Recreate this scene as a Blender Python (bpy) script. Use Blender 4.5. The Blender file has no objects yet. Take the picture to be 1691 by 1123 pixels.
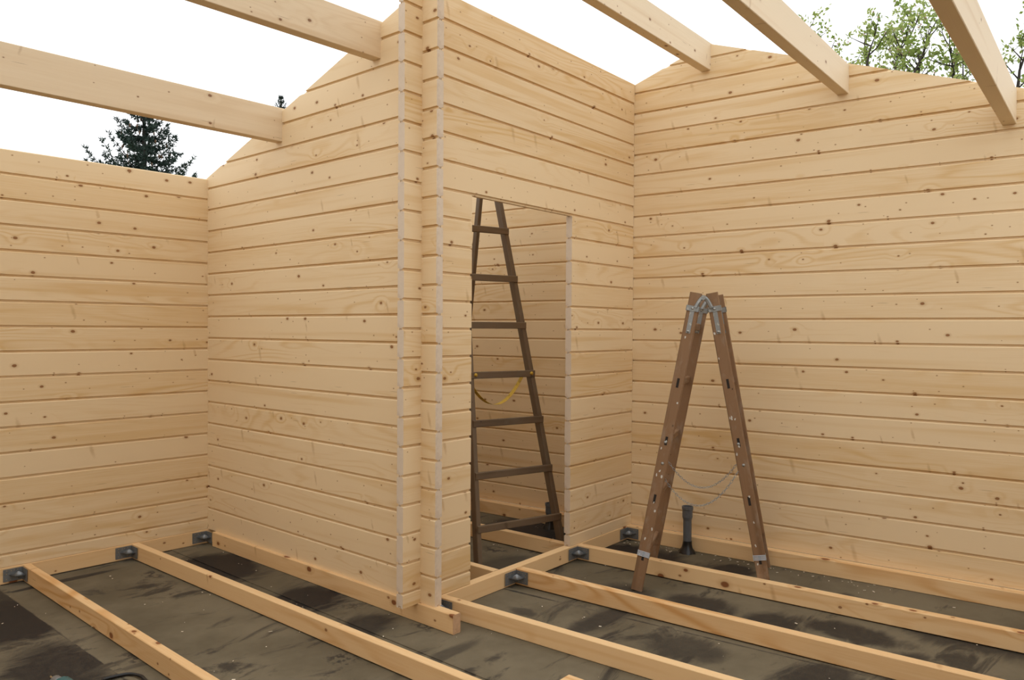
import bpy, bmesh, math, random
from mathutils import Vector, Matrix, noise as mnoise

# ------------------------------------------------------------------ camera, sky, exposure
scene = bpy.context.scene
col = scene.collection
CAM = Vector((-2.45158, -4.68468, 1.22374))
YAW, PIT, ROL, FPX = 0.8566, -0.0145, 0.0060, 1278.3
fwd = Vector((math.sin(YAW) * math.cos(PIT), math.cos(YAW) * math.cos(PIT), math.sin(PIT)))
rgt0 = Vector((math.cos(YAW), -math.sin(YAW), 0))
up0 = rgt0.cross(fwd)
rgt = rgt0 * math.cos(ROL) + up0 * math.sin(ROL)
upv = -rgt0 * math.sin(ROL) + up0 * math.cos(ROL)
cd = bpy.data.cameras.new('camera')
cam = bpy.data.objects.new('camera', cd)
col.objects.link(cam)
cd.sensor_fit = 'HORIZONTAL'; cd.sensor_width = 36.0; cd.lens = FPX * 36.0 / 1691.0
cd.clip_start = 0.05; cd.clip_end = 500
cam.matrix_world = Matrix(((rgt.x, upv.x, -fwd.x, CAM.x), (rgt.y, upv.y, -fwd.y, CAM.y),
                           (rgt.z, upv.z, -fwd.z, CAM.z), (0, 0, 0, 1)))
scene.camera = cam

world = bpy.data.worlds.new('overcast_sky'); scene.world = world
world.use_nodes = True
wb = world.node_tree.nodes['Background']
wb.inputs['Color'].default_value = (0.965, 0.985, 1.0, 1); wb.inputs['Strength'].default_value = 1.15
scene.view_settings.view_transform = 'Standard'
scene.view_settings.look = 'None'
scene.view_settings.gamma = 1.0
scene.view_settings.use_curve_mapping = False
scene.view_settings.exposure = 0.47

R = random.Random(7)
H = 0.135            # course height of the logs
T = 0.042            # log thickness
ZB = -0.0625         # underside of the walls / top of the sill beams
ZJ = -0.0665         # top of the floor joists
ZF = -0.1525         # floor
XD, YC = 1.9345, -1.9387
AA, AC, AD = -0.0336, 0.0315, 0.0844

# ------------------------------------------------------------------ node helpers
def mat_new(name):
    m = bpy.data.materials.new(name); m.use_nodes = True
    nt = m.node_tree; nt.nodes.clear()
    out = nt.nodes.new('ShaderNodeOutputMaterial'); b = nt.nodes.new('ShaderNodeBsdfPrincipled')
    nt.links.new(b.outputs[0], out.inputs[0])
    return m, nt, b

class N:
    """small node builder"""
    def __init__(s, nt): s.nt = nt
    def n(s, t, **kw):
        x = s.nt.nodes.new(t)
        for k, v in kw.items(): setattr(x, k, v)
        return x
    def put(s, sock, v):
        if isinstance(v, bpy.types.NodeSocket): s.nt.links.new(v, sock)
        elif v is not None: sock.default_value = v
    def math(s, op, a, b=None, c=None, clamp=False):
        x = s.n('ShaderNodeMath', operation=op, use_clamp=clamp)
        s.put(x.inputs[0], a); s.put(x.inputs[1], b); s.put(x.inputs[2], c)
        return x.outputs[0]
    def vmath(s, op, a, b=None):
        x = s.n('ShaderNodeVectorMath', operation=op); s.put(x.inputs[0], a); s.put(x.inputs[1], b)
        return x.outputs['Value'] if op in ('LENGTH', 'DISTANCE', 'DOT_PRODUCT') else x.outputs[0]
    def noise(s, v, scale=1, detail=3, rough=.5, dist=0):
        x = s.n('ShaderNodeTexNoise'); s.put(x.inputs['Vector'], v)
        x.inputs['Scale'].default_value = scale; x.inputs['Detail'].default_value = detail
        x.inputs['Roughness'].default_value = rough; x.inputs['Distortion'].default_value = dist
        return x.outputs[0]
    def vor(s, v, scale=1, rnd=1):
        x = s.n('ShaderNodeTexVoronoi'); s.put(x.inputs['Vector'], v)
        x.inputs['Scale'].default_value = scale; x.inputs['Randomness'].default_value = rnd
        return x.outputs['Distance'], x.outputs['Color']
    def vor2(s, v):
        x = s.n('ShaderNodeTexVoronoi', voronoi_dimensions='2D'); s.put(x.inputs['Vector'], v)
        x.inputs['Scale'].default_value = 1.0
        return x.outputs['Distance'], x.outputs['Color'], x.outputs['Position']
    def mix(s, f, a, b, blend='MIX'):
        x = s.n('ShaderNodeMix', data_type='RGBA', blend_type=blend)
        s.put(x.inputs[0], f); s.put(x.inputs[6], a if isinstance(a, bpy.types.NodeSocket) else (*a, 1))
        s.put(x.inputs[7], b if isinstance(b, bpy.types.NodeSocket) else (*b, 1))
        return x.outputs[2]
    def step(s, v, lo, hi):
        x = s.n('ShaderNodeMapRange', interpolation_type='SMOOTHSTEP')
        s.put(x.inputs[0], v); s.put(x.inputs[1], lo); s.put(x.inputs[2], hi)
        return x.outputs[0]
    def sep(s, v):
        x = s.n('ShaderNodeSeparateXYZ'); s.put(x.inputs[0], v); return x.outputs
    def comb(s, a, b, c):
        x = s.n('ShaderNodeCombineXYZ'); s.put(x.inputs[0], a); s.put(x.inputs[1], b); s.put(x.inputs[2], c)
        return x.outputs[0]
    def bump(s, h, strength, dist=.001):
        x = s.n('ShaderNodeBump'); s.put(x.inputs['Height'], h)
        x.inputs['Strength'].default_value = strength; x.inputs['Distance'].default_value = dist
        return x.outputs[0]

def wood(name, pale, deep, knot, rough=.62, knots=.5, ksize=1.0, rings=.35, spikes=.5, vary=.5, grain=.5, dirt=None, dirt_amt=0, spec=.25):
    """planed softwood: grain along local x, knots, spike knots, per-board tint"""
    m, nt, b = mat_new(name); g = N(nt)
    tc = g.n('ShaderNodeTexCoord').outputs['Object']
    oi = g.n('ShaderNodeObjectInfo').outputs['Random']
    r2 = g.math('FRACT', g.math('MULTIPLY', oi, 17.31))
    off = g.comb(g.math('MULTIPLY', oi, 63.0), g.math('MULTIPLY', r2, 3.0), g.math('MULTIPLY', r2, 41.0))
    p = g.vmath('ADD', tc, off)
    # knots: a sparse layer of round knots and a denser layer of pin knots
    nz = g.noise(g.vmath('MULTIPLY', p, (70, 70, 70)), 1, 2)
    ps = g.sep(p)
    flat = g.comb(ps[0], g.math('ADD', ps[1], ps[2]), 0.0)
    dmod = g.math('MULTIPLY_ADD', g.math('FRACT', g.math('MULTIPLY', oi, 71.7)), 1.2, .35)
    def knot_layer(scale, dens, r0, r1, wob):
        kd, kc, _ = g.vor2(g.vmath('MULTIPLY', flat, scale))
        kx = g.sep(kc)
        rad = g.math('MULTIPLY_ADD', kx[1], r1 - r0, r0)
        on = g.math('GREATER_THAN', kx[0], g.math('SUBTRACT', 1, g.math('MULTIPLY', dmod, dens)))
        k2 = g.math('ADD', kd, g.math('MULTIPLY_ADD', nz, wob, -wob / 2))
        core = g.math('MULTIPLY', on, g.math('SUBTRACT', 1, g.step(k2, g.math('MULTIPLY', rad, .6), rad)))
        halo = g.math('MULTIPLY', on, g.math('SUBTRACT', 1, g.step(k2, g.math('MULTIPLY', rad, .8), g.math('MULTIPLY', rad, 2.1))))
        return kd, on, core, halo, kx[2]
    kd, on, kcore, khalo, ktone = knot_layer((5.4, 8.0, 0), knots, .032 * ksize, .080 * ksize, .035)
    _, _, kpin, hpin, _ = knot_layer((8.5, 12.5, 0), knots * .9, .024 * ksize, .050 * ksize, .03)
    kcore = g.math('MAXIMUM', kcore, g.math('MULTIPLY', kpin, .85))
    khalo = g.math('MAXIMUM', khalo, g.math('MULTIPLY', hpin, .5))
    kpull = g.math('MULTIPLY', on, g.math('SUBTRACT', 1, g.step(kd, 0.0, .42)))
    # spike knots / resin streaks: short and slanted across the board
    slant = g.comb(g.math('ADD', ps[0], g.math('MULTIPLY', g.math('ADD', ps[1], ps[2]), .25)), g.math('ADD', ps[1], ps[2]), 0.0)
    sq = g.vmath('MULTIPLY', slant, (5.5, 6.5, 0))
    sd, sc, spos = g.vor2(sq)
    sx = g.sep(sc)
    son = g.math('GREATER_THAN', sx[0], 1 - .30 * spikes)
    dl = g.vmath('LENGTH', g.vmath('MULTIPLY', g.vmath('SUBTRACT', sq, spos), (1.0, .22, 0)))
    spk = g.math('MULTIPLY', son, g.math('SUBTRACT', 1, g.step(g.math('ADD', dl, g.math('MULTIPLY_ADD', nz, .05, -.025)), .01, g.math('MULTIPLY_ADD', sx[1], .07, .035))))
    # checks: thin dark dashes along the grain
    cq = g.vmath('MULTIPLY', flat, (2.4, 11.0, 0))
    cd_, cc, cpos = g.vor2(cq)
    cl = g.vmath('LENGTH', g.vmath('MULTIPLY', g.vmath('SUBTRACT', cq, cpos), (.42, 3.0, 0)))
    con = g.math('GREATER_THAN', g.sep(cc)[0], .86)
    chk = g.math('MULTIPLY', con, g.math('SUBTRACT', 1, g.step(cl, .015, .042)))
    # growth rings: contour lines of a stretched noise, pulled round the knots
    wv = g.noise(g.vmath('MULTIPLY', p, (.55, 2.0, 4.2)), 1, 2, .5, .4)
    ph = g.math('ADD', g.math('MULTIPLY', wv, 95.0), g.math('MULTIPLY', kpull, 7.0))
    ring = g.math('MULTIPLY_ADD', g.math('SINE', ph), .5, .5)
    ring = g.math('POWER', ring, 2.2)
    rmask = g.step(g.noise(g.vmath('MULTIPLY', p, (.7, 1, 5)), 1, 1), .38, .72)
    fine = g.noise(g.vmath('MULTIPLY', p, (5, 210, 210)), 1, 2, .6)
    broad = g.noise(g.vmath('MULTIPLY', p, (.8, 12, 14)), 1, 3, .55)
    f = g.math('ADD', g.math('MULTIPLY', g.math('MULTIPLY', ring, rmask), rings),
               g.math('MULTIPLY', g.math('SUBTRACT', g.math('ADD', fine, broad), 1.0), grain))
    f = g.math('ADD', f, g.math('MULTIPLY', g.math('SUBTRACT', r2, .5), vary), clamp=True)
    c = g.mix(f, pale, deep)
    # resin-rich stripes
    rs = g.math('MULTIPLY', g.step(g.noise(g.vmath('MULTIPLY', p, (.5, 3, 16)), 1, 2, .5), .56, .74), .55)
    c = g.mix(rs, c, deep)
    hi = g.mix(.5, deep, knot)
    c = g.mix(g.math('MULTIPLY', khalo, .30), c, hi)
    c = g.mix(g.math('MULTIPLY', spk, .42), c, hi)
    c = g.mix(g.math('MULTIPLY', kcore, .92), c, knot)
    c = g.mix(g.math('MULTIPLY', chk, .55), c, tuple(k * .7 for k in knot))
    if dirt:
        dn = g.noise(g.vmath('MULTIPLY', p, (7, 16, 16)), 1, 5, .65)
        c = g.mix(g.math('MULTIPLY', g.step(dn, .48, .7), dirt_amt), c, dirt)
    g.put(b.inputs['Base Color'], c)
    b.inputs['Roughness'].default_value = rough
    b.inputs['Specular IOR Level'].default_value = spec
    g.put(b.inputs['Normal'], g.bump(g.math('ADD', fine, g.math('MULTIPLY', kcore, .6)), .25, .0006))
    return m

def plain(name, c, rough=.5, metal=0, var=.25, scale=30, spots=None, spot_amt=.5, spec=.5):
    m, nt, b = mat_new(name); g = N(nt)
    tc = g.n('ShaderNodeTexCoord').outputs['Object']
    n1 = g.noise(tc, scale, 4, .6)
    k = g.mix(g.math('MULTIPLY', n1, var * 2, clamp=True), c, tuple(x * .45 for x in c))
    if spots:
        n2 = g.noise(tc, scale * .55, 4, .7)
        k = g.mix(g.math('MULTIPLY', g.step(n2, .52, .62), spot_amt), k, spots)
    g.put(b.inputs['Base Color'], k)
    b.inputs['Roughness'].default_value = rough; b.inputs['Metallic'].default_value = metal
    b.inputs['Specular IOR Level'].default_value = spec
    g.put(b.inputs['Normal'], g.bump(n1, .2, .001))
    return m

PINE = wood('spruce_log', (.80, .612, .378), (.67, .430, .182), (.25, .10, .030), knots=.42, rings=.60, vary=.70, grain=.75)
PINE_END = plain('spruce_end_grain', (.74, .61, .475), .8, 0, .14, 45, (.58, .45, .34), .5, .1)
BEAM = wood('glued_beam', (.77, .62, .43), (.64, .455, .27), (.22, .10, .045), knots=.30, rings=.28, vary=.2, grain=.5)
JOIST = wood('pine_joist', (.80, .545, .285), (.64, .335, .12), (.21, .062, .016), knots=.24, ksize=2.0, rings=.85, vary=.45, grain=.6, spikes=.3)
JOIST_END = plain('pine_end_grain', (.66, .42, .25), .75, 0, .25, 55, (.45, .27, .14), .5, .1)
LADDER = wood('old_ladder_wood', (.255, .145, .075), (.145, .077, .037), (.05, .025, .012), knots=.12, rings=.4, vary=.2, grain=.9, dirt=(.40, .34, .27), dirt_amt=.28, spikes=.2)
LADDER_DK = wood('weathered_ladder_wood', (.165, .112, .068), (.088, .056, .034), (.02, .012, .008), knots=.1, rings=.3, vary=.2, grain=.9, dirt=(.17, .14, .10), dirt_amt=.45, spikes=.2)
STEEL = plain('galvanised_steel', (.24, .255, .265), .38, .45, .2, 45, (.13, .14, .15), .4)
STEEL_OLD = plain('paint_spotted_steel', (.36, .37, .36), .55, .6, .3, 60, (.62, .60, .54), .6)
WIRE = plain('wire_steel', (.42, .42, .42), .35, .9, .1, 40)
BRASS = plain('nail_head', (.55, .42, .24), .45, .7, .1, 40)
DARK = plain('dark_mortise', (.022, .016, .012), .9, 0, .2, 60)
PVC = plain('grey_drain_plastic', (.125, .135, .145), .42, 0, .2, 14, (.05, .054, .058), .5)
TAR = plain('bitumen_sealant', (.010, .010, .011), .35, 0, .3, 25)
CHIP = plain('wood_chip', (.80, .70, .55), .8, 0, .1, 20)
STRAP = plain('yellow_webbing', (.66, .41, .045), .8, 0, .25, 60, (.22, .12, .02), .5)
PAINT = plain('dried_paint', (.66, .63, .56), .8, 0, .1, 60)
CABLE = plain('black_rubber', (.008, .008, .009), .45, 0, .1, 20)
TEAL = plain('teal_plastic', (.02, .12, .13), .4, 0, .1, 20)
NEEDLE = plain('spruce_needles', (.018, .042, .030), .75, 0, .35, 2.0, (.035, .075, .04), .5)
CONE = plain('brown_cones', (.12, .06, .025), .8, 0, .25, 6)
BARK = plain('bark', (.055, .042, .034), .9, 0, .3, 8)
def leaf_material():
    m, nt, b = mat_new('young_leaves'); g = N(nt)
    out = [x for x in nt.nodes if x.type == 'OUTPUT_MATERIAL'][0]
    n1 = g.noise(g.n('ShaderNodeTexCoord').outputs['Object'], 4.0, 3)
    c = g.mix(g.step(n1, .35, .65), (.24, .33, .07), (.44, .50, .16))
    g.put(b.inputs['Base Color'], c); b.inputs['Roughness'].default_value = .6
    tr = g.n('ShaderNodeBsdfTranslucent'); g.put(tr.inputs['Color'], c)
    mx = g.n('ShaderNodeMixShader'); mx.inputs[0].default_value = .4
    nt.links.new(b.outputs[0], mx.inputs[1]); nt.links.new(tr.outputs[0], mx.inputs[2]); nt.links.new(mx.outputs[0], out.inputs[0])
    return m
LEAF = leaf_material()
BUD = plain('pink_buds', (.62, .36, .30), .7, 0, .2, 5)
GRASS = plain('ground_grass', (.07, .09, .035), .95, 0, .35, 1.5, (.10, .08, .05), .5)

def felt_material():
    m, nt, b = mat_new('roofing_felt'); g = N(nt)
    geo = g.n('ShaderNodeNewGeometry').outputs['Position']
    p = g.sep(geo)
    n1 = g.noise(g.vmath('MULTIPLY', geo, (1.7, 4.6, 1)), 1, 7, .66, .8)
    n2 = g.noise(g.vmath('MULTIPLY', geo, (26, 26, 26)), 1, 4, .7)
    n3 = g.noise(g.vmath('MULTIPLY', geo, (300, 300, 300)), 1, 2, .7)
    base = g.mix(g.step(g.noise(geo, 2.3, 4, .6), .3, .7), (.135, .108, .066), (.205, .168, .108))
    base = g.mix(g.math('MULTIPLY', n3, .35), base, (.07, .055, .035))
    # damp bitumen stains: centre x, y, half-size x, y, strength
    blobs = [(-1.30, -.55, .26, .50, 1.1), (-1.28, -1.25, .24, .42, 1.0), (-1.32, -.18, .30, .16, .9), (-.18, -.55, .22, .38, 1.1), (-.16, -1.35, .20, .28, 1.1),
             (-.22, -1.85, .20, .16, .9), (.42, -2.28, .05, .10, .6), (.60, -2.62, .30, .10, .8), (.98, -2.5, .18, .20, .8), (1.10, -2.85, .16, .22, .9),
             (1.05, -3.25, .22, .16, .9), (1.22, -3.55, .12, .28, .9), (1.60, -2.2, .28, .34, 1.2), (1.72, -2.75, .13, .16, 1.0), (1.62, -3.45, .14, .18, .9),
             (.55, -3.05, .18, .22, .7), (.62, -3.65, .22, .2, .9), (1.62, -1.30, .30, .34, 1.2), (.95, -1.70, .25, .16, .6), (.2, -3.9, .4, .25, .7),
             (-.9, -.12, .3, .03, .9), (-.2, -2.35, .3, .05, .6), (1.5, -4.0, .2, .3, .8), (.95, -3.9, .25, .3, .8)]
    acc = None
    wob = g.math('MULTIPLY_ADD', n1, 1.9, -.95)
    for x, y, sx, sy, k in blobs:
        v = g.vmath('MULTIPLY', g.vmath('SUBTRACT', geo, (x, y, ZF)), (1 / sx, 1 / sy, 0))
        d = g.math('ADD', g.vmath('LENGTH', v), wob)
        s = g.math('MULTIPLY', g.math('SUBTRACT', 1, g.step(d, .55, 1.05)), k)
        if x < -1.2: s = g.math('MULTIPLY', s, g.math('LESS_THAN', p[0], g.math('MULTIPLY_ADD', n2, .012, -1.173)))
        acc = s if acc is None else g.math('MAXIMUM', acc, s)
    # footprints: broken clumps
    fd, fc = g.vor(g.vmath('MULTIPLY', geo, (4.2, 3.2, 1)))
    fp = g.math('MULTIPLY', g.math('GREATER_THAN', g.sep(fc)[0], .58), g.math('SUBTRACT', 1, g.step(g.math('ADD', fd, g.math('MULTIPLY_ADD', n2, .5, -.25)), .18, .34)))
    fp = g.math('MULTIPLY', fp, g.step(g.noise(geo, 34, 2), .46, .56))
    gen = g.math('MULTIPLY', g.step(n1, .54, .64), .8)
    # bitumen bled out of the overlaps of the sheets
    s1 = g.math('ABSOLUTE', g.math('SUBTRACT', p[0], g.math('MULTIPLY_ADD', p[1], -.1087, .390)))
    s2 = g.math('ABSOLUTE', g.math('ADD', p[0], 1.170))
    seam = g.math('SUBTRACT', 1, g.step(g.math('ADD', g.math('MINIMUM', s1, s2), g.math('MULTIPLY_ADD', n1, .05, -.022)), .002, .013))
    acc = g.math('MAXIMUM', acc, g.math('MULTIPLY', seam, .85))
    dk = g.math('MAXIMUM', g.math('MAXIMUM', acc, gen), g.math('MULTIPLY', fp, .8))
    dk = g.math('MULTIPLY', dk, g.math('MULTIPLY_ADD', n2, .5, .68), clamp=True)
    c = g.mix(dk, base, (.017, .015, .015))
    # pale dust
    c = g.mix(g.math('MULTIPLY', g.step(g.noise(geo, 70, 3, .8), .70, .80), .5), c, (.26, .23, .18))
    g.put(b.inputs['Base Color'], c)
    g.put(b.inputs['Roughness'], g.math('MULTIPLY_ADD', dk, -.38, .92))
    b.inputs['Specular IOR Level'].default_value = .22
    g.put(b.inputs['Normal'], g.bump(g.math('ADD', g.math('MULTIPLY', n2, .8), n3), .35, .003))
    return m
FELT = felt_material()

# ------------------------------------------------------------------ mesh helpers
def link(name, me, parent=None, M=None):
    o = bpy.data.objects.new(name, me); col.objects.link(o)
    if parent is not None: o.parent = parent
    if M is not None:
        if parent is not None: o.matrix_local = M
        else: o.matrix_world = M
    return o

def empty(name, loc=(0, 0, 0), M=None):
    o = bpy.data.objects.new(name, None); col.objects.link(o); o.empty_display_size = .1
    if M is not None: o.matrix_world = M
    else: o.location = loc
    return o

def tag(o, label=None, cat=None, group=None, kind=None):
    if label: o['label'] = label
    if cat: o['category'] = cat
    if group: o['group'] = group
    if kind: o['kind'] = kind
    return o

def finish(bm, name, mats, smooth=False):
    bmesh.ops.recalc_face_normals(bm, faces=bm.faces)
    me = bpy.data.meshes.new(name); bm.to_mesh(me); bm.free()
    for m in (mats if isinstance(mats, (list, tuple)) else [mats]): me.materials.append(m)
    if smooth:
        for f in me.polygons: f.use_smooth = True
    return me

def extrude(name, prof, x0, x1, mats, clips=(), smooth=False):
    """profile of (y, z) points swept along local x; caps get the second material"""
    bm = bmesh.new()
    a = [bm.verts.new((x0, y, z)) for y, z in prof]; b = [bm.verts.new((x1, y, z)) for y, z in prof]
    n = len(prof)
    for i in range(n): bm.faces.new((a[i], a[(i + 1) % n], b[(i + 1) % n], b[i]))
    k = 1 if isinstance(mats, (list, tuple)) and len(mats) > 1 else 0
    f1 = bm.faces.new(a); f2 = bm.faces.new(b[::-1]); f1.material_index = k; f2.material_index = k
    bmesh.ops.recalc_face_normals(bm, faces=bm.faces)
    for co, no in clips:
        r = bmesh.ops.bisect_plane(bm, geom=bm.verts[:] + bm.edges[:] + bm.faces[:], plane_co=co, plane_no=no, clear_outer=True)
        ed = [e for e in r['geom_cut'] if isinstance(e, bmesh.types.BMEdge)]
        if ed: bmesh.ops.edgenet_fill(bm, edges=ed)
    if not bm.faces: bm.free(); return None
    return finish(bm, name, mats, smooth)

def chamfer_prof(y0, y1, z0, z1, c=.0025):
    return [(y0 + c, z0), (y1 - c, z0), (y1, z0 + c), (y1, z1 - c), (y1 - c, z1), (y0 + c, z1), (y0, z1 - c), (y0, z0 + c)]

def log_prof(z0, z1, t=T, top=True, bot=True):
    """log with eased edges: the V joint shows as a groove between courses"""
    r, g_, c = .0115, .0115, .0045      # rebate depth, rebate height, top chamfer
    notch = [(x + dx, z0 + dz) for x in (.0140, .0230) for dx, dz in ((0, 0), (0, .009), (.005, .009), (.005, 0))]
    p = [(r, z0)] + notch + [(t - r, z0), (t - r, z0 + g_), (t, z0 + g_ + .0015)] if bot else [(0, z0)] + notch + [(t, z0)]
    p += [(t, z1 - c), (t - c, z1), (c, z1), (0, z1 - c)] if top else [(t, z1), (0, z1)]
    if bot: p += [(0, z0 + g_ + .0015), (r, z0 + g_)]
    return p

def tube_bm(bm, pts, radii, n=8, cap=True):
    rings = []
    for i, p in enumerate(pts):
        p = Vector(p)
        d = (Vector(pts[min(i + 1, len(pts) - 1)]) - Vector(pts[max(i - 1, 0)])).normalized()
        u = d.orthogonal().normalized() if i == 0 else (pu - d * pu.dot(d)).normalized()
        pu = u; v = d.cross(u); r = radii[i] if isinstance(radii, (list, tuple)) else radii
        rings.append([bm.verts.new(p + (u * math.cos(2 * math.pi * k / n) + v * math.sin(2 * math.pi * k / n)) * r) for k in range(n)])
    for a, b in zip(rings, rings[1:]):
        for k in range(n): bm.faces.new((a[k], a[(k + 1) % n], b[(k + 1) % n], b[k]))
    if cap: bm.faces.new(rings[0][::-1]); bm.faces.new(rings[-1])

def tube(name, pts, radii, mat, n=8, parent=None, smooth=True):
    bm = bmesh.new(); tube_bm(bm, pts, radii, n)
    return link(name, finish(bm, name, mat, smooth), parent)

def lathe(name, prof, mat, n=24, parent=None, loc=(0, 0, 0)):
    bm = bmesh.new(); rings = []
    for r, z in prof: rings.append([bm.verts.new((r * math.cos(2 * math.pi * k / n), r * math.sin(2 * math.pi * k / n), z)) for k in range(n)])
    for a, b in zip(rings, rings[1:]):
        for k in range(n): bm.faces.new((a[k], a[(k + 1) % n], b[(k + 1) % n], b[k]))
    bm.faces.new(rings[0][::-1]); bm.faces.new(rings[-1])
    o = link(name, finish(bm, name, mat, False), parent); o.location = loc
    return o

def box_bm(bm, x0, x1, y0, y1, z0, z1, M=None):
    vs = [Vector((x, y, z)) for x in (x0, x1) for y in (y0, y1) for z in (z0, z1)]
    if M is not None: vs = [M @ v for v in vs]
    v = [bm.verts.new(c) for c in vs]
    for f in ((0, 1, 3, 2), (4, 6, 7, 5), (0, 4, 5, 1), (2, 3, 7, 6), (0, 2, 6, 4), (1, 5, 7, 3)): bm.faces.new([v[i] for i in f])

def frame(o, x, y=None):
    """matrix with local x along plan direction x, z up, at o"""
    X = Vector((x[0], x[1], 0)).normalized(); Z = Vector((0, 0, 1)); Y = Z.cross(X)
    return Matrix(((X.x, Y.x, 0, o[0]), (X.y, Y.y, 0, o[1]), (0, 0, 1, o[2]), (0, 0, 0, 1)))

def bar_matrix(a, b, side):
    """local x from a to b, local y close to `side`"""
    a, b, side = Vector(a), Vector(b), Vector(side)
    X = (b - a).normalized(); Y = (side - X * side.dot(X)).normalized(); Z = X.cross(Y)
    return Matrix(((X.x, Y.x, Z.x, a.x), (X.y, Y.y, Z.y, a.y), (X.z, Y.z, Z.z, a.z), (0, 0, 0, 1))), (b - a).length

# ------------------------------------------------------------------ ground and floor
bm = bmesh.new(); box_bm(bm, -60, 60, -60, 60, -.5, -.34)
tag(link('ground', finish(bm, 'ground', GRASS)), kind='structure')
floor = empty('floor', (0, 0, ZF)); tag(floor, kind='structure')
edges = [-4.4, -3.3, -2.25, -1.166, -.2, .606, 1.35, 2.5]
bm = bmesh.new(); box_bm(bm, -4.6, 2.6, -6.2, .4, -.20, -.012)
link('concrete_slab', finish(bm, 'concrete_slab', plain('slab', (.12, .11, .10), .9)), floor)
for i, (a, b) in enumerate(zip(edges, edges[1:])):
    sk = .0 if b < 0 else .09
    zt = (0, -.004)[i % 2]
    bm = bmesh.new()
    def fx(x, y): return x - (.1087 if x > .5 else 0) * (y + 1.987) * (1 if .5 < x < 2 else 0)
    ys = [.38, -2.0, -6.1]
    for (z) in (0,):
        tops = [[bm.verts.new((fx(a, y) - (.03 if zt == 0 else 0), y, zt)), bm.verts.new((fx(b, y) + (.03 if zt == 0 else 0), y, zt))] for y in ys]
        bots = [[bm.verts.new((v.co.x, v.co.y, -.012)) for v in t] for t in tops]
        for k in range(2):
            bm.faces.new((tops[k][0], tops[k][1], tops[k + 1][1], tops[k + 1][0]))
            bm.faces.new((bots[k][0], bots[k + 1][0], bots[k + 1][1], bots[k][1]))
            bm.faces.new((tops[k][0], tops[k + 1][0], bots[k + 1][0], bots[k][0]))
            bm.faces.new((tops[k][1], bots[k][1], bots[k + 1][1], tops[k + 1][1]))
        bm.faces.new((tops[0][0], bots[0][0], bots[0][1], tops[0][1])); bm.faces.new((tops[2][0], tops[2][1], bots[2][1], bots[2][0]))
    link('felt_sheet', finish(bm, 'felt_sheet', FELT), floor)

# ------------------------------------------------------------------ log walls
wallM = {'A': frame((0, 0, 0), (math.cos(AA), math.sin(AA))),
         'B': frame((0, 0, 0), (0, -1)),
         'C': frame((XD, YC, 0), (math.cos(AC), math.sin(AC))),
         'D': frame((XD, YC, 0), (math.sin(AD), -math.cos(AD)))}
def wall_pt(k, x, off, z):      # off: distance in front of the wall face
    return wallM[k] @ Vector((x, -off, z))

def courses(wall, k, x0, x1, levels, gaps=(), clips=(), top_open=False):
    """one log per course; gaps: (z limit, xa, xb) opening below z limit"""
    for i, (z0, z1) in enumerate(levels):
        segs = [(x0, x1)]
        for zl, xa, xb in gaps:
            if z1 <= zl + .001: segs = [(x0, xa), (xb, x1)]
        for a, b in segs:
            prof = log_prof(z0, z1, bot=(i > 0), top=(i < len(levels) - 1 or not top_open))
            me = extrude('log', prof, a, b, [PINE, PINE_END], clips)
            if me is None: continue
            # each log has its own origin at its lower left end so the grain runs on its own
            dy = R.uniform(-.0009, .0009)
            for v in me.vertices: v.co.x -= a; v.co.z -= z0
            link('log', me, wall, Matrix.Translation((a, dy, z0)))

wall_left = empty('wall_left', M=wallM['A']); tag(wall_left, 'pale spruce log wall at the left, level top edge', kind='structure')
courses(wall_left, 'A', -4.15, 1.76, [(ZB, 0)] + [(k * H, (k + 1) * H) for k in range(16)])
wall_mid = empty('wall_partition', M=wallM['B']); tag(wall_mid, 'spruce log partition wall with raked top', kind='structure')
courses(wall_mid, 'B', -.14, 2.098, [(ZB, .5 * H)] + [((j + .5) * H, (j + 1.5) * H) for j in range(21)],
        clips=[((0, 0, 2.17), (-.32, 0, 1))])
wall_door = empty('wall_doorway', M=wallM['C']); tag(wall_door, 'spruce log wall with an open doorway', kind='structure')
courses(wall_door, 'C', -(1.9345 + .112), -.002, [(ZB, 0)] + [(k * H, (k + 1) * H) for k in range(21)],
        gaps=[(14 * H, -1.587, -.711)])
wall_right = empty('wall_right', M=wallM['D']); tag(wall_right, 'spruce log gable wall at the right', kind='structure')
courses(wall_right, 'D', -1.99, 3.85, [(ZB, .5 * H)] + [((j + .5) * H, (j + 1.5) * H) for j in range(23)],
        clips=[((.49, 0, 3.0), (-.345, 0, 1)), ((.49, 0, 3.0), (.345, 0, 1))])

# unseen walls added behind and left of camera to dim daylight low down
MF = frame((-4.1, -5.78, 0), (-1, 0)); MG = frame((-4.1, 0.1, 0), (0, 1))
wall_front_added = empty('wall_front_added', M=MF); tag(wall_front_added, 'unseen spruce log wall added on the near side to hold off low daylight', kind='structure')
courses(wall_front_added, 'F', -6.38, .1, [(ZB, 0)] + [(k * H, (k + 1) * H) for k in range(13)])
wall_gable_added = empty('wall_gable_added', M=MG); tag(wall_gable_added, 'unseen spruce log gable wall added on the far left side to hold off low daylight', kind='structure')
courses(wall_gable_added, 'G', -5.98, .1, [(ZB, .5 * H)] + [((j + .5) * H, (j + 1.5) * H) for j in range(23)],
        clips=[((-2.6, 0, 3.0), (-.345, 0, 1)), ((-2.6, 0, 3.0), (.345, 0, 1))])

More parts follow.
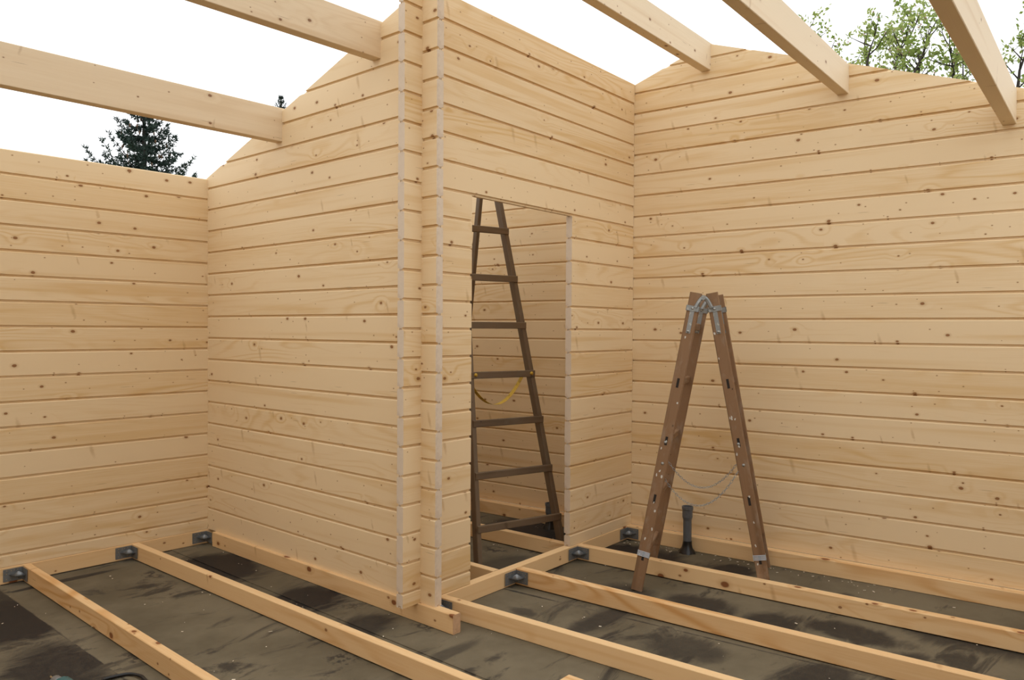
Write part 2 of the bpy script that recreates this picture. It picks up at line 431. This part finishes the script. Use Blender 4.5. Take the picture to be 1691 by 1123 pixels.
# ------------------------------------------------------------------ timbers
def timber(name, label, cat, o, d, L, w, h, ztop, mats, group=None, side=1):
    """bar from plan point o along d; local y from 0 to side*w"""
    y0, y1 = (0, w) if side > 0 else (-w, 0)
    me = extrude(name, chamfer_prof(y0, y1, -h, 0), 0, L, mats)
    ob = link(name, me, None, frame((o[0], o[1], ztop), d))
    return tag(ob, label, cat, group)

BM = [BEAM, PINE_END]; JM = [JOIST, JOIST_END]
def roof_beam(k, s, ztop, h, ang, L, label, w=.061):
    p = wall_pt(k, s, -.038, 0)           # near lower corner, let into the wall
    d = (-math.cos(math.radians(ang)), math.sin(math.radians(ang)))
    # beam body lies behind its near face (towards +y): with x pointing to -x, local +y is -y, so body is on -y side
    return timber('roof_beam', label, 'beam', (p.x, p.y), d, L, w, h, ztop, BM, 'roof beams', side=-1)
roof_beam('B', .842, 2.4560, .188, 1.6, 4.15, 'lower of the two roof beams resting on the left partition wall')
roof_beam('B', 1.698, 2.7255, .183, 1.2, 4.15, 'higher roof beam ending beside the crossed log corner')
roof_beam('D', .5195, 2.998, .168, -2.0, 6.0, 'ridge roof beam at the peak of the right gable wall')
roof_beam('D', 1.325, 2.708, .162, -2.5, 6.1, 'middle of the three roof beams on the right gable wall')
roof_beam('D', 2.113, 2.430, .170, -2.6, 6.2, 'roof beam nearest the right edge, in front of the leafy tree')

hJ = ZJ - ZF - .001
# sill beams under / beside the walls
p = wall_pt('A', -4.1, .006, 0); timber('sill_beam', 'sill beam running along the foot of the left log wall', 'beam', (p.x, p.y), (math.cos(AA), math.sin(AA)), 5.8, .048, hJ + .002, ZB - .002, JM, 'sill beams')
a = wall_pt('C', -1.885, .006, 0); timber('sill_beam', 'sill beam crossing the bottom of the doorway', 'beam', (a.x, a.y), (math.cos(AC), math.sin(AC)), 1.822, .05, hJ + .002, ZB - .002, JM, 'sill beams')
a = wall_pt('D', -1.88, .062, 0); timber('sill_beam', 'sill beam along the foot of the right gable wall', 'beam', (a.x, a.y), (math.sin(AD), -math.cos(AD)), 4.8, .060, hJ + .003, ZB - .001, JM, 'sill beams')
timber('loose_beam', 'square-cut beam under the crossed log corner, near end sticking out', 'beam', (-.024, -.104), (.005, -1), 2.127, .048, hJ + .004, ZB, JM, side=1)

def joist(label, x0, y0, x1, y1, yend, w, group='floor joists'):
    d = Vector((x1 - x0, y1 - y0)).normalized(); L = (yend - y0) / d.y
    return timber('floor_joist', label, 'joist', (x0, y0), (d.x, d.y), abs(L), w, hJ, ZJ, JM, group, side=1)
joist('leftmost floor joist, long split in its top face', -1.033, .024, -1.052, -1.488, -4.85, .040)
joist('floor joist second from the left, parallel to the partition wall', -.468, .008, -.427, -2.603, -4.85, .043)
joist('floor joist starting right beside the crossed log corner', .122, -2.004, .211, -3.384, -4.85, .044)
joist('floor joist hung from the sill in front of the doorway', .703, -1.988, .800, -3.36, -4.85, .05)
joist('floor joist passing between the feet of the brown stepladder', 1.292, -1.968, 1.472, -4.189, -4.85, .05)
joist('joist inside the doorway behind the dark ladder foot', 1.190, -.06, 1.258, -1.905, -1.905, .046)
joist('short joist seen at the left bottom of the doorway', .56, -.04, .588, -1.93, -1.93, .044)

# ------------------------------------------------------------------ galvanised angle brackets
def bracket(label, o, xdir, w1=.092, w2=.082, mirror=1):
    """inner corner at o (plan); one leaf runs back along -xdir, the other towards the viewer"""
    root = empty('angle_bracket', M=frame((o[0], o[1], ZF + .013), xdir)); tag(root, label, 'bracket', 'angle brackets')
    hh = .066; t = .0025
    def leaf(name, pts, nrm):
        bm = bmesh.new()
        f = [bm.verts.new(p) for p in pts]; b = [bm.verts.new(Vector(p) + Vector(nrm) * t) for p in pts]
        n = len(pts)
        bm.faces.new(f); bm.faces.new(b[::-1])
        for i in range(n): bm.faces.new((f[i], f[(i + 1) % n], b[(i + 1) % n], b[i]))
        return link(name, finish(bm, name, STEEL), root)
    # leaves lie on the faces, slightly proud; lower outer corner clipped
    l1 = leaf('rim_leaf', [(-w1, -.001, 0), (-.0015, -.001, 0), (-.0015, -.001, hh), (-w1, -.001, hh)], (0, -1, 0))
    l2 = leaf('joist_leaf', [(-.001, -.0015, 0), (-.001, -w2, 0), (-.001, -w2, hh), (-.001, -.0015, hh)], (-1, 0, 0))
    # pressed stiffening rib bridging the corner
    bm = bmesh.new(); N_ = 8; zc = hh * .52
    top, mid, bot = [], [], []
    for i in range(N_ + 1):
        u = i / N_; a = u * math.pi / 2
        # outer nose runs from leaf to leaf
        q = 1 - abs(2 * u - 1); r = .064
        px, py = (-r * (1 - u) - .004, -r * u - .004)
        bul = .55 * q
        px -= .020 * bul; py -= .020 * bul
        mid.append(bm.verts.new((px, py, zc)))
        wv = .019 * q ** .7 + .001
        top.append(bm.verts.new((px * .55 - .002, py * .55 - .002, zc + wv)))
        bot.append(bm.verts.new((px * .55 - .002, py * .55 - .002, zc - wv)))
    for i in range(N_):
        bm.faces.new((mid[i], mid[i + 1], top[i + 1], top[i])); bm.faces.new((bot[i], bot[i + 1], mid[i + 1], mid[i]))
    link('stiffening_rib', finish(bm, 'stiffening_rib', STEEL, True), root)
    bm = bmesh.new()
    for (u, z) in ((.18, .2), (.18, .62), (.42, .14), (.45, .85), (.8, .16), (.82, .86), (.2, .88), (.62, .86)):
        for leafi, ww in ((0, w1), (1, w2)):
            dd = ww * (1 - u * .9)
            Mx = Matrix.Translation((-dd, -.0042, z * hh)) @ Matrix.Rotation(math.pi / 2, 4, 'X') if leafi == 0 else Matrix.Translation((-.0042, -dd, z * hh)) @ Matrix.Rotation(math.pi / 2, 4, 'Y')
            bmesh.ops.create_circle(bm, cap_ends=True, segments=7, radius=.0026, matrix=Mx)
    o_ = link('nail_heads', finish(bm, 'nail_heads', BRASS), root); o_['kind'] = 'stuff'
    return root
dA = (math.cos(AA), math.sin(AA)); dC = (math.cos(AC), math.sin(AC))
q = wall_pt('A', -1.034, .007, 0); bracket('angle bracket at the head of the leftmost joist', (-1.034, q.y), dA)
q = wall_pt('A', -.469, .007, 0); bracket('angle bracket at the head of the second joist from the left', (-.469, q.y), dA)
q = wall_pt('A', -.012, .007, 0); bracket('angle bracket in the corner behind the loose beam end', (-.012, q.y), dA, w2=.075)
bracket('angle bracket half hidden behind the crossed log stub', (.121, -2.006), dC, w1=.07)
bracket('angle bracket on the sill just left of the doorway centre', (.702, -1.989), dC)
bracket('angle bracket at the right foot of the doorway', (1.290, -1.969), dC)
q = wall_pt('D', .012, .0635, 0); bracket('angle bracket in the far right wall corner', (q.x, -1.949), dC)

# ------------------------------------------------------------------ brown double stepladder
def stile(root, a, b, wide, thick, side, mat, name='stile', x1=None):
    M, L = bar_matrix(a, b, side)
    me = extrude(name, chamfer_prof(-thick / 2, thick / 2, -wide / 2, wide / 2, .004), 0, L, mat)
    return link(name, me, root, M), M, L

IDM = Matrix.Identity(4)
def dash_mesh(name, M, items, mat, root):
    """thin raised/recessed-looking inlays on a face: (x, z, lx, lz, y)"""
    obs = []
    for x, z, lx, lz, y in items:
        bm = bmesh.new(); box_bm(bm, x - lx / 2, x + lx / 2, y - .0006, y + .0006, z - lz / 2, z + lz / 2)
        obs.append(link(name, finish(bm, name, mat), root, M))
    return obs

lad = empty('double_stepladder', (1.26, -2.72, ZF))
tag(lad, 'brown paint-spattered wooden double stepladder standing open before the right wall', 'ladder')
Minv = Matrix.Translation((-1.26, 2.72, -ZF))
def Lp(x, y, z): return Vector((x - 1.26, y + 2.72, z - ZF))
nL, tL = (1.064, -2.520), (1.237, -2.759)
nR, tR = (1.457, -3.062), (1.284, -2.824)
zt = 1.417
def plan(a): return Vector((math.cos(math.radians(a)), math.sin(math.radians(a)), 0))
rd = plan(21)
rungs_z = [1.24, .945, .64, .335, .03]
for sec, (nf, tf) in enumerate(((nL, tL), (nR, tR))):
    A0 = Lp(nf[0], nf[1], ZF); B0 = Lp(tf[0], tf[1], zt)
    A1 = A0 + plan((22.0, 23.5)[sec]) * .49; B1 = B0 + plan((18.5, 20.5)[sec]) * .30
    in_dir = Vector((B0.x - A0.x, B0.y - A0.y, 0)).normalized()
    sts = []
    for (a, b) in ((A0, B0), (A1, B1)):
        ob, M, L = stile(lad, a, b, .060, .026, rd, LADDER)
        sts.append((ob, M, L, a, b))
    for z in rungs_z:
        f = (z - ZF) / (zt - ZF)
        p0 = A0.lerp(B0, f); p1 = A1.lerp(B1, f)
        M, L = bar_matrix(p0 + rd * .010, p1 - rd * .010, (B0 - A0).normalized())
        link('rung', extrude('rung', chamfer_prof(-.019, .019, -.011, .011, .004), 0, L, LADDER), lad, M)
    # mortise ends of the rungs on the outer face
    ob, M, L, a, b = sts[0]
    st0 = ob
    dash_mesh('rung_tenon', IDM, [((z - ZF) / (zt - ZF) * L, .0, .046 if i else .05, .013, -.0128) for i, z in enumerate(rungs_z[1:])], DARK, st0)
    # bolts
    for f in ((.50, .003), (.43, -.004)):
        bm = bmesh.new(); bmesh.ops.create_uvsphere(bm, u_segments=8, v_segments=5, radius=.008)
        for v in bm.verts: v.co.y *= .5
        link('bolt', finish(bm, 'bolt', STEEL_OLD, True), st0, Matrix.Translation((f[0] * L, -.014, f[1])))
    # wire wrapped round the lower leg
    bm = bmesh.new()
    for j in range(5):
        x = .165 * L / 1.6 + .006 * j + .02
        pts = [(x + .002 * math.sin(k), y, z) for k, (y, z) in enumerate(((-.015, -.032), (-.015, .032), (.015, .032), (.015, -.032), (-.015, -.032)))]
        tube_bm(bm, [Vector(p) for p in pts], .0022, 5)
    link('wire_wrap', finish(bm, 'wire_wrap', WIRE), st0, IDM)
    # dried paint splashes
    for _ in range(13):
        x = R.uniform(.1, .97) * L; z = R.uniform(-.024, .024)
        bm = bmesh.new(); n = 6; vs = []
        for k in range(n):
            rr = R.uniform(.002, .006); vs.append(bm.verts.new((x + rr * 1.8 * math.cos(k * 6.283 / n), -.0137, z + rr * math.sin(k * 6.283 / n))))
        fc = bm.faces.new(vs); ex = bmesh.ops.extrude_face_region(bm, geom=[fc])
        for v in ex['geom']:
            if isinstance(v, bmesh.types.BMVert): v.co.y += .001
        link('paint_splash', finish(bm, 'paint_splash', PAINT), st0, IDM)
    # hinge fittings on near and far stiles
    for si, (ob, M, L, a, b) in enumerate(sts):
        hinge_y = -.0145
        sgn = 1 if sec == 0 else -1
        bm = bmesh.new(); box_bm(bm, L - .215, L - .07, hinge_y - .0015, hinge_y + .0015, -.011, .011)
        st = link('hinge_strap', finish(bm, 'hinge_strap', STEEL_OLD), lad, M)
        bm = bmesh.new()
        box_bm(bm, L - .098, L - .070, hinge_y - .004, hinge_y - .001, -.034, .034)
        box_bm(bm, L - .098, L - .070, hinge_y - .004, .016, .031, .034); box_bm(bm, L - .098, L - .070, hinge_y - .004, .016, -.034, -.031)
        link('hinge_band', finish(bm, 'hinge_band', STEEL_OLD), lad, M)
        for bx, bz in ((L - .205, 0), (L - .084, .0)):
            bm = bmesh.new(); bmesh.ops.create_uvsphere(bm, u_segments=8, v_segments=5, radius=.007)
            link('rivet', finish(bm, 'rivet', STEEL_OLD, True), st, Matrix.Translation((bx, hinge_y - .004, bz)))
# curved hinge arms meeting at the pivot, near and far side
for w in (0.0, .30):
    pl = Lp(*tL, zt - .078) + rd * (w - .019); pr_ = Lp(*tR, zt - .078) + rd * (w - .019); pv = (pl + pr_) / 2 + Vector((0, 0, .052))
    for q in (pl, pr_):
        bm = bmesh.new(); pts = []
        for i in range(7):
            u = i / 6; p = q.lerp(pv, u); p.z = q.z + (pv.z - q.z) * math.sin(u * math.pi / 2)
            pts.append(p)
        tube_bm(bm, pts, [.011] * 7, 6); link('hinge_arm', finish(bm, 'hinge_arm', STEEL_OLD), lad)
    bm = bmesh.new(); tube_bm(bm, [pv - rd * .012, pv + rd * .012], .013, 10); link('hinge_pivot', finish(bm, 'hinge_pivot', STEEL_OLD), lad)
# safety chains
def chain(a, b, sag, n):
    bm = bmesh.new(); a, b = Vector(a), Vector(b); pts = []
    for i in range(n + 1):
        u = i / n; p = a.lerp(b, u); p.z -= sag * 4 * u * (1 - u); pts.append(p)
    for i in range(n):
        d = pts[i + 1] - pts[i]; L = d.length; d.normalize()
        s = d.cross(Vector((0, 0, 1))).normalized(); s2 = d.cross(s)
        sd = s if i % 2 else s2
        c = (pts[i] + pts[i + 1]) / 2; ring = []
        for k in range(10):
            t = k * 2 * math.pi / 10
            ring.append(c + d * (L * .66 * math.cos(t)) + sd * (.0048 * math.sin(t)))
        ring.append(ring[0]); tube_bm(bm, ring, .0013, 4, cap=False)
    o = link('safety_chain', finish(bm, 'safety_chain', STEEL_OLD), lad); return o
def on_st(foot, top, f, w): return Lp(foot[0] + (top[0] - foot[0]) * f, foot[1] + (top[1] - foot[1]) * f, ZF + (zt - ZF) * f) + rd * w
chain(on_st(nL, tL, .44, .10), on_st(nR, tR, .455, .02), .165, 40)
chain(on_st(nL, tL, .40, .0), on_st(nR, tR, .435, .0), .200, 42)

# ------------------------------------------------------------------ dark ladder behind the doorway
il = empty('dark_ladder', (1.1, -1.6, ZF)); tag(il, 'dark weathered wooden ladder standing behind the open doorway', 'ladder')
def Ip(x, y, z): return Vector((x - 1.1, y + 1.6, z - ZF))
Lf, Rf = Vector((.826, -1.592)), Vector((1.4216, -1.7532))
rdi = (Rf - Lf).normalized(); ldi = Vector((-rdi.y, rdi.x)); aa, bb = .075, .225
HT = 2.45
def l_pt(z, left): 
    q = (Lf + rdi * aa * (z - ZF)) if left else (Rf - rdi * aa * (z - ZF)); q = q + ldi * bb * (z - ZF); return Ip(q.x, q.y, z)
rd3 = Vector((rdi.x, rdi.y, 0)); ld3 = Vector((ldi.x, ldi.y, 0))
for left in (True, False):
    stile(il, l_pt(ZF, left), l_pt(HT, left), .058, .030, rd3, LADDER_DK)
for z in (.045, .345, .648, .937, 1.245, 1.548, 1.865, 2.17):
    p0, p1 = l_pt(z, True) - ld3 * .030 - rd3 * .012, l_pt(z, False) - ld3 * .030 + rd3 * .012
    M, L = bar_matrix(p0, p1, ld3)
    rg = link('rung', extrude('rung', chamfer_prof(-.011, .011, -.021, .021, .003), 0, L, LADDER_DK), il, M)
    if abs(z - .937) < .01:
        for x in (.03, L - .03):
            bm = bmesh.new(); bmesh.ops.create_uvsphere(bm, u_segments=8, v_segments=5, radius=.012)
            link('rope_knot', finish(bm, 'rope_knot', STRAP, True), rg, Matrix.Translation((x, -.014, .002)))
# rear support frame of the ladder
top_c = (l_pt(HT, True) + l_pt(HT, False)) / 2
for left in (True, False):
    t = l_pt(HT, left) + ld3 * .05
    f = l_pt(ZF, left) + ld3 * 1.22; f.z = 0
    f = f + rd3 * (.10 if left else -.11)
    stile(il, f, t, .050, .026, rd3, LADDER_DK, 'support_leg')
# webbing strap, slack between ladder and support
bm = bmesh.new(); a = l_pt(.93, False) - rd3 * .065 - ld3 * .01; b = l_pt(.93, True) + rd3 * .01 + ld3 * .06
prev = None; n = 20
for i in range(n + 1):
    u = i / n; p = a.lerp(b, u); p.z -= .185 * 4 * u * (1 - u) * (1 if u < .5 else 1)
    tw = math.sin(u * 9) * .5
    w = Vector((ld3.x, ld3.y, .6 * math.cos(u * 3))).normalized() * .014
    v = [bm.verts.new(p + w + rd3 * .001), bm.verts.new(p - w + rd3 * .001), bm.verts.new(p - w - rd3 * .001), bm.verts.new(p + w - rd3 * .001)]
    if prev:
        for k in range(4): bm.faces.new((prev[k], prev[(k + 1) % 4], v[(k + 1) % 4], v[k]))
    prev = v
link('yellow_strap', finish(bm, 'yellow_strap', STRAP), il)['label'] = 'yellow webbing strap hanging slack from a rung'

# ------------------------------------------------------------------ drain pipes
def pipe(label, x, y, top, r=.0255):
    root = empty('drain_pipe', (x, y, ZF)); tag(root, label, 'pipe', 'drain pipes')
    h = top - ZF
    lathe('tube', [(r, 0), (r, h - .075), (r * 1.02, h - .07)], PVC, 24, root)
    lathe('socket', [(r, h - .085), (r * 1.22, h - .065), (r * 1.22, h - .022), (r * 1.36, h - .018), (r * 1.36, h), (r * 1.14, h), (r * 1.1, h - .05), (r * .5, h - .06)], PVC, 24, root)
    bm = bmesh.new(); n = 20; rings = []
    for j, (rr, z) in enumerate(((2.05, .0), (1.9, .012), (1.35, .03), (1.12, .055), (1.04, .075))):
        rings.append([bm.verts.new((rr * r * math.cos(6.2832 * k / n) * (1 + .22 * mnoise.noise((k * .7, j * .3, x))), rr * r * math.sin(6.2832 * k / n) * (1 + .22 * mnoise.noise((k * .7, j * .3 + 5, x))), z + .008 * mnoise.noise((k, j, 1)))) for k in range(n)])
    for a, b in zip(rings, rings[1:]):
        for k in range(n): bm.faces.new((a[k], a[(k + 1) % n], b[(k + 1) % n], b[k]))
    link('tar_seal', finish(bm, 'tar_seal', TAR, True), root)
    return root
pipe('grey drain pipe with tarred foot standing between the stepladder legs', 1.862, -2.388, .135)
pipe('short dark drain pipe behind the dark ladder in the doorway', 1.752, -1.395, .022, r=.024)

# ------------------------------------------------------------------ small things on the floor
oc = extrude('wood_offcut', chamfer_prof(-.074, 0, 0, .045, .002), 0, .3, JM)
tag(link('wood_offcut', oc, None, frame((-.0622, -2.9155, ZF + .001), (.03, -1)) @ Matrix.Rotation(0, 4, 'Z')), 'short pale wood offcut at the bottom edge', 'offcut')
dr = empty('power_screwdriver', M=Matrix.Translation((-1.385, -1.475, ZF)) @ Matrix.Rotation(math.radians(180), 4, 'Z'))
tag(dr, 'power screwdriver lying on the dark felt at lower left', 'tool')
def lying(name, pts, rad, mat, n=14): return tube(name, [Vector(p) for p in pts], rad, mat, n, dr)
lying('housing', [(.0, .06, .042), (.0, .09, .042), (.0, .24, .044), (.0, .27, .044)], [.022, .036, .038, .026], TEAL)
lying('chuck', [(.0, .012, .042), (.0, .02, .042), (.0, .055, .042), (0, .062, .042)], [.012, .020, .022, .020], STEEL)
lying('bit', [(0, -.03, .042), (0, .014, .042)], .0032, BRASS, 8)
lying('handle', [(.0, .20, .040), (.06, .23, .034), (.13, .25, .03)], [.024, .022, .026], TEAL)
ctr = [(-1.27, -2.15), (-1.285, -1.85), (-1.29, -1.68), (-1.272, -1.59), (-1.2375, -1.545), (-1.180, -1.550), (-1.142, -1.570), (-1.122, -1.621), (-1.126, -1.667), (-1.13, -1.80), (-1.14, -2.0), (-1.15, -2.2)]
pts = []
for i in range(len(ctr) - 1):
    p0, p1, p2, p3 = [Vector((*ctr[max(0, min(len(ctr) - 1, i + k))], ZF + .0075)) for k in (-1, 0, 1, 2)]
    for j in range(4):
        t = j / 4
        pts.append(.5 * (2 * p1 + (p2 - p0) * t + (2 * p0 - 5 * p1 + 4 * p2 - p3) * t * t + (3 * p1 - p0 - 3 * p2 + p3) * t ** 3))
cb = tube('power_cable', pts, .0065, CABLE, 8); tag(cb, 'black power cable looping on the floor at the lower left', 'cable')
bm = bmesh.new()
for _ in range(230):
    x, y = R.uniform(-1.9, 2.0), R.uniform(-4.3, -.1)
    if x < -1.0 and y < -1.3: continue
    a = R.uniform(0, 6.28); l = R.uniform(.0015, .0055) * R.choice((.6, .7, .8, 1.5)); w = l * R.uniform(.3, .7)
    Mx = Matrix.Translation((x, y, ZF + .002)) @ Matrix.Rotation(a, 4, 'Z') @ Matrix.Rotation(R.uniform(-.3, .3), 4, 'X')
    box_bm(bm, -l, l, -w, w, 0, .0012, Mx)
for _ in range(60):   # shavings gathered in front of the right sill beam
    s = R.uniform(.0, 1.6); q = wall_pt('D', s, .075 + abs(R.gauss(0, .05)), 0)
    l = R.uniform(.002, .007); Mx = Matrix.Translation((q.x, q.y, ZF + .002)) @ Matrix.Rotation(R.uniform(0, 6.28), 4, 'Z')
    box_bm(bm, -l, l, -l * .4, l * .4, 0, .0014, Mx)
tag(link('wood_chips', finish(bm, 'wood_chips', CHIP)), 'pale wood chips scattered over the felt floor', 'chips', kind='stuff')

# ------------------------------------------------------------------ trees beyond the walls
def px_point(u, v, dist):
    """point at horizontal distance dist from the camera seen in direction (u, v) of the 1691 x 1123 frame"""
    d = fwd + rgt * ((u - 845.5) / FPX) - upv * ((v - 561.5) / FPX)
    return CAM + d * (dist / math.hypot(d.x, d.y))

def spruce(label, u, vtip, dist, spread, seed, levels, gap=.2, rmin=.25, rmax=.75, nr=1.0):
    rr = random.Random(seed); tip = px_point(u, vtip, dist)
    root = empty('spruce_tree', (tip.x, tip.y, -.34)); tag(root, label, 'tree', 'spruces behind the left wall')
    HH = tip.z + .34
    tube('trunk', [(0, 0, 0), (0, 0, HH * .5), (0, 0, HH - .4), (0, 0, HH)], [.16, .1, .03, .008], BARK, 8, root)
    bm = bmesh.new(); bc = bmesh.new()
    def needles(p, d, r, k):
        for _ in range(k):
            o = Vector((rr.gauss(0, 1), rr.gauss(0, 1), rr.gauss(0, 1))).normalized()
            v = (d * .8 + o * .9).normalized() * r * rr.uniform(.6, 1.2); s = v.cross(Vector((rr.gauss(0, 1), rr.gauss(0, 1), rr.gauss(0, 1)))).normalized() * r * .16
            q = p + o * r * .15
            bm.faces.new((bm.verts.new(q - s), bm.verts.new(q + s), bm.verts.new(q + v)))
    for li in range(levels):
        z = HH - .12 - li * gap - .1 * gap * li; depth = HH - z
        if z < .6: break
        L = spread * depth * rr.uniform(.85, 1.1)
        nb = 6 if li < 12 else 5
        for bi in range(nb):
            az = 6.283 * (bi / nb) + rr.uniform(-.4, .4) + li * .6
            Lb = L * rr.uniform(.7, 1.12); rise = rr.uniform(rmin, rmax)
            segs = max(4, int(Lb / .075)); pts = []
            for k in range(segs + 1):
                t = k / segs
                pts.append(Vector((math.cos(az) * Lb * t, math.sin(az) * Lb * t, z + Lb * (-.12 * math.sin(t * 3.1) + rise * t * t))))
            for k in range(segs):
                d = (pts[k + 1] - pts[k]).normalized()
                needles(pts[k + 1], d, (.095 if li > 2 else .075) * nr, 11)
                # side twigs, shorter towards the tip
                for sd in (-1, 1):
                    tl = Lb * .34 * (1 - k / segs) * rr.uniform(.4, 1.0) + .04
                    td = (d + sd * .8 * d.cross(Vector((0, 0, 1))).normalized() + Vector((0, 0, rr.uniform(-.25, .25)))).normalized()
                    ns = max(1, int(tl / .07))
                    for m in range(1, ns + 1): needles(pts[k + 1] + td * (tl * m / ns), td, .085 * nr, 6)
            tube_bm(bc, [pts[0], pts[len(pts) // 2], pts[-1]], [.018, .011, .004], 4)
        needles(Vector((0, 0, z)), Vector((0, 0, 1)), .1 * nr, 12)
    link('needles', finish(bm, 'needles', NEEDLE), root)['kind'] = 'stuff'
    link('boughs', finish(bc, 'boughs', BARK), root)['kind'] = 'stuff'
    bm = bmesh.new()
    for _ in range(46):
        az = rr.uniform(0, 6.28); d = rr.uniform(.35, 1.7); r = spread * d * rr.uniform(.3, .9)
        p = Vector((math.cos(az) * r, math.sin(az) * r, HH - d))
        tube_bm(bm, [p, p - Vector((0, 0, .045)), p - Vector((0, 0, .09))], [.012, .02, .006], 5)
    link('cones', finish(bm, 'cones', CONE, True), root)['kind'] = 'stuff'
spruce('dark green spruce tree showing above the left log wall', 238, 152, 19, .56, 3, 12, rmin=.15, rmax=.7)
spruce('small spruce tip just above the left roof beam end', 464, 157, 30, .40, 5, 16, gap=.15, rmin=.2, rmax=.9, nr=.6)

def fruit_tree():
    rr = random.Random(11)
    base = px_point(1545, 300, 9.0); gx, gy = base.x, base.y
    root = empty('fruit_tree', (gx, gy, -.34)); tag(root, 'fruit tree with young green leaves behind the right gable wall', 'tree')
    org = Vector((gx, gy, -.34))
    bt = bmesh.new(); lf = bmesh.new(); bd = bmesh.new()
    def leaf_cluster(p, k, r=.085):
        for _ in range(k):
            o = Vector((rr.gauss(0, .6), rr.gauss(0, .6), rr.gauss(.15, .6)))
            q = p + o * r * .5; d = Vector((rr.gauss(0, 1), rr.gauss(0, 1), rr.gauss(.5, .8))).normalized() * r * rr.uniform(.45, .8)
            s = d.cross(Vector((rr.gauss(0, 1), rr.gauss(0, 1), rr.gauss(0, 1)))).normalized() * r * .17
            a, b, c, e = lf.verts.new(q), lf.verts.new(q + d * .5 + s), lf.verts.new(q + d), lf.verts.new(q + d * .5 - s)
            lf.faces.new((a, b, c, e))
        if rr.random() < .22: bmesh.ops.create_icosphere(bd, subdivisions=1, radius=.009, matrix=Matrix.Translation(p + Vector((0, 0, .02))))
    def twig(p, d, L, r, lvl):
        n = max(3, int(L / .09)); pts = [p]; dd = d.normalized()
        for i in range(n):
            dd = (dd + Vector((rr.gauss(0, .16), rr.gauss(0, .16), rr.gauss(.05, .12)))).normalized()
            pts.append(pts[-1] + dd * (L / n))
        tube_bm(bt, pts, [max(.0022, r * (1 - .75 * i / n)) for i in range(n + 1)], 5 if lvl else 7)
        for i in range(1, n + 1):
            if lvl >= 1 and rr.random() < (.75 if lvl == 2 else .45): leaf_cluster(pts[i], 4)
            if lvl == 0 and i > 1:
                for _ in range(2):
                    if rr.random() < .62:
                        o = Vector((rr.gauss(0, 1), rr.gauss(0, 1), rr.gauss(.5, .6))).normalized(); twig(pts[i], (dd * .5 + o).normalized(), rr.uniform(.14, .36), r * .4, 1)
            if lvl == 1 and rr.random() < .5:
                o = Vector((rr.gauss(0, 1), rr.gauss(0, 1), rr.gauss(.45, .7))).normalized(); twig(pts[i], (dd * .4 + o).normalized(), rr.uniform(.08, .2), r * .45, 2)
        leaf_cluster(pts[-1], 5)
    fork = Vector((0, 0, 1.9))
    tube_bm(bt, [Vector((0, 0, 0)), Vector((.03, .02, 1.0)), fork], [.13, .11, .09], 10)
    limbs = [((1490, 190, 9.0), (1548, 30, 9.1)), ((1478, 190, 9.4), (1478, 5, 9.5)), ((1412, 150, 9.2), (1364, 38, 9.3)), ((1600, 200, 8.9), (1545, 75, 8.8)),
             ((1445, 185, 8.7), (1438, 55, 8.6)), ((1690, 190, 9.0), (1668, 55, 9.0)), ((1530, 190, 9.8), (1572, 35, 10.1)), ((1462, 195, 9.7), (1458, 75, 9.8)),
             ((1560, 200, 9.3), (1590, 95, 9.4)), ((1510, 195, 8.6), (1515, 50, 8.5)), ((1730, 190, 9.3), (1745, 60, 9.4))]
    for (u0, v0, d0), (u1, v1, d1) in limbs:
        a = px_point(u0, v0, d0) - org; b = px_point(u1, v1, d1) - org
        m = fork.lerp(a, .55) + Vector((rr.gauss(0, .06), rr.gauss(0, .06), .05))
        tube_bm(bt, [fork - Vector((0, 0, .08)), m, a], [.055, .036, .022], 7)
        L = (b - a).length; twig(a, b - a, L, .021, 0)
    link('branches', finish(bt, 'branches', BARK, True), root)
    link('leaves', finish(lf, 'leaves', LEAF), root)['kind'] = 'stuff'
    link('buds', finish(bd, 'buds', BUD), root)['kind'] = 'stuff'
fruit_tree()
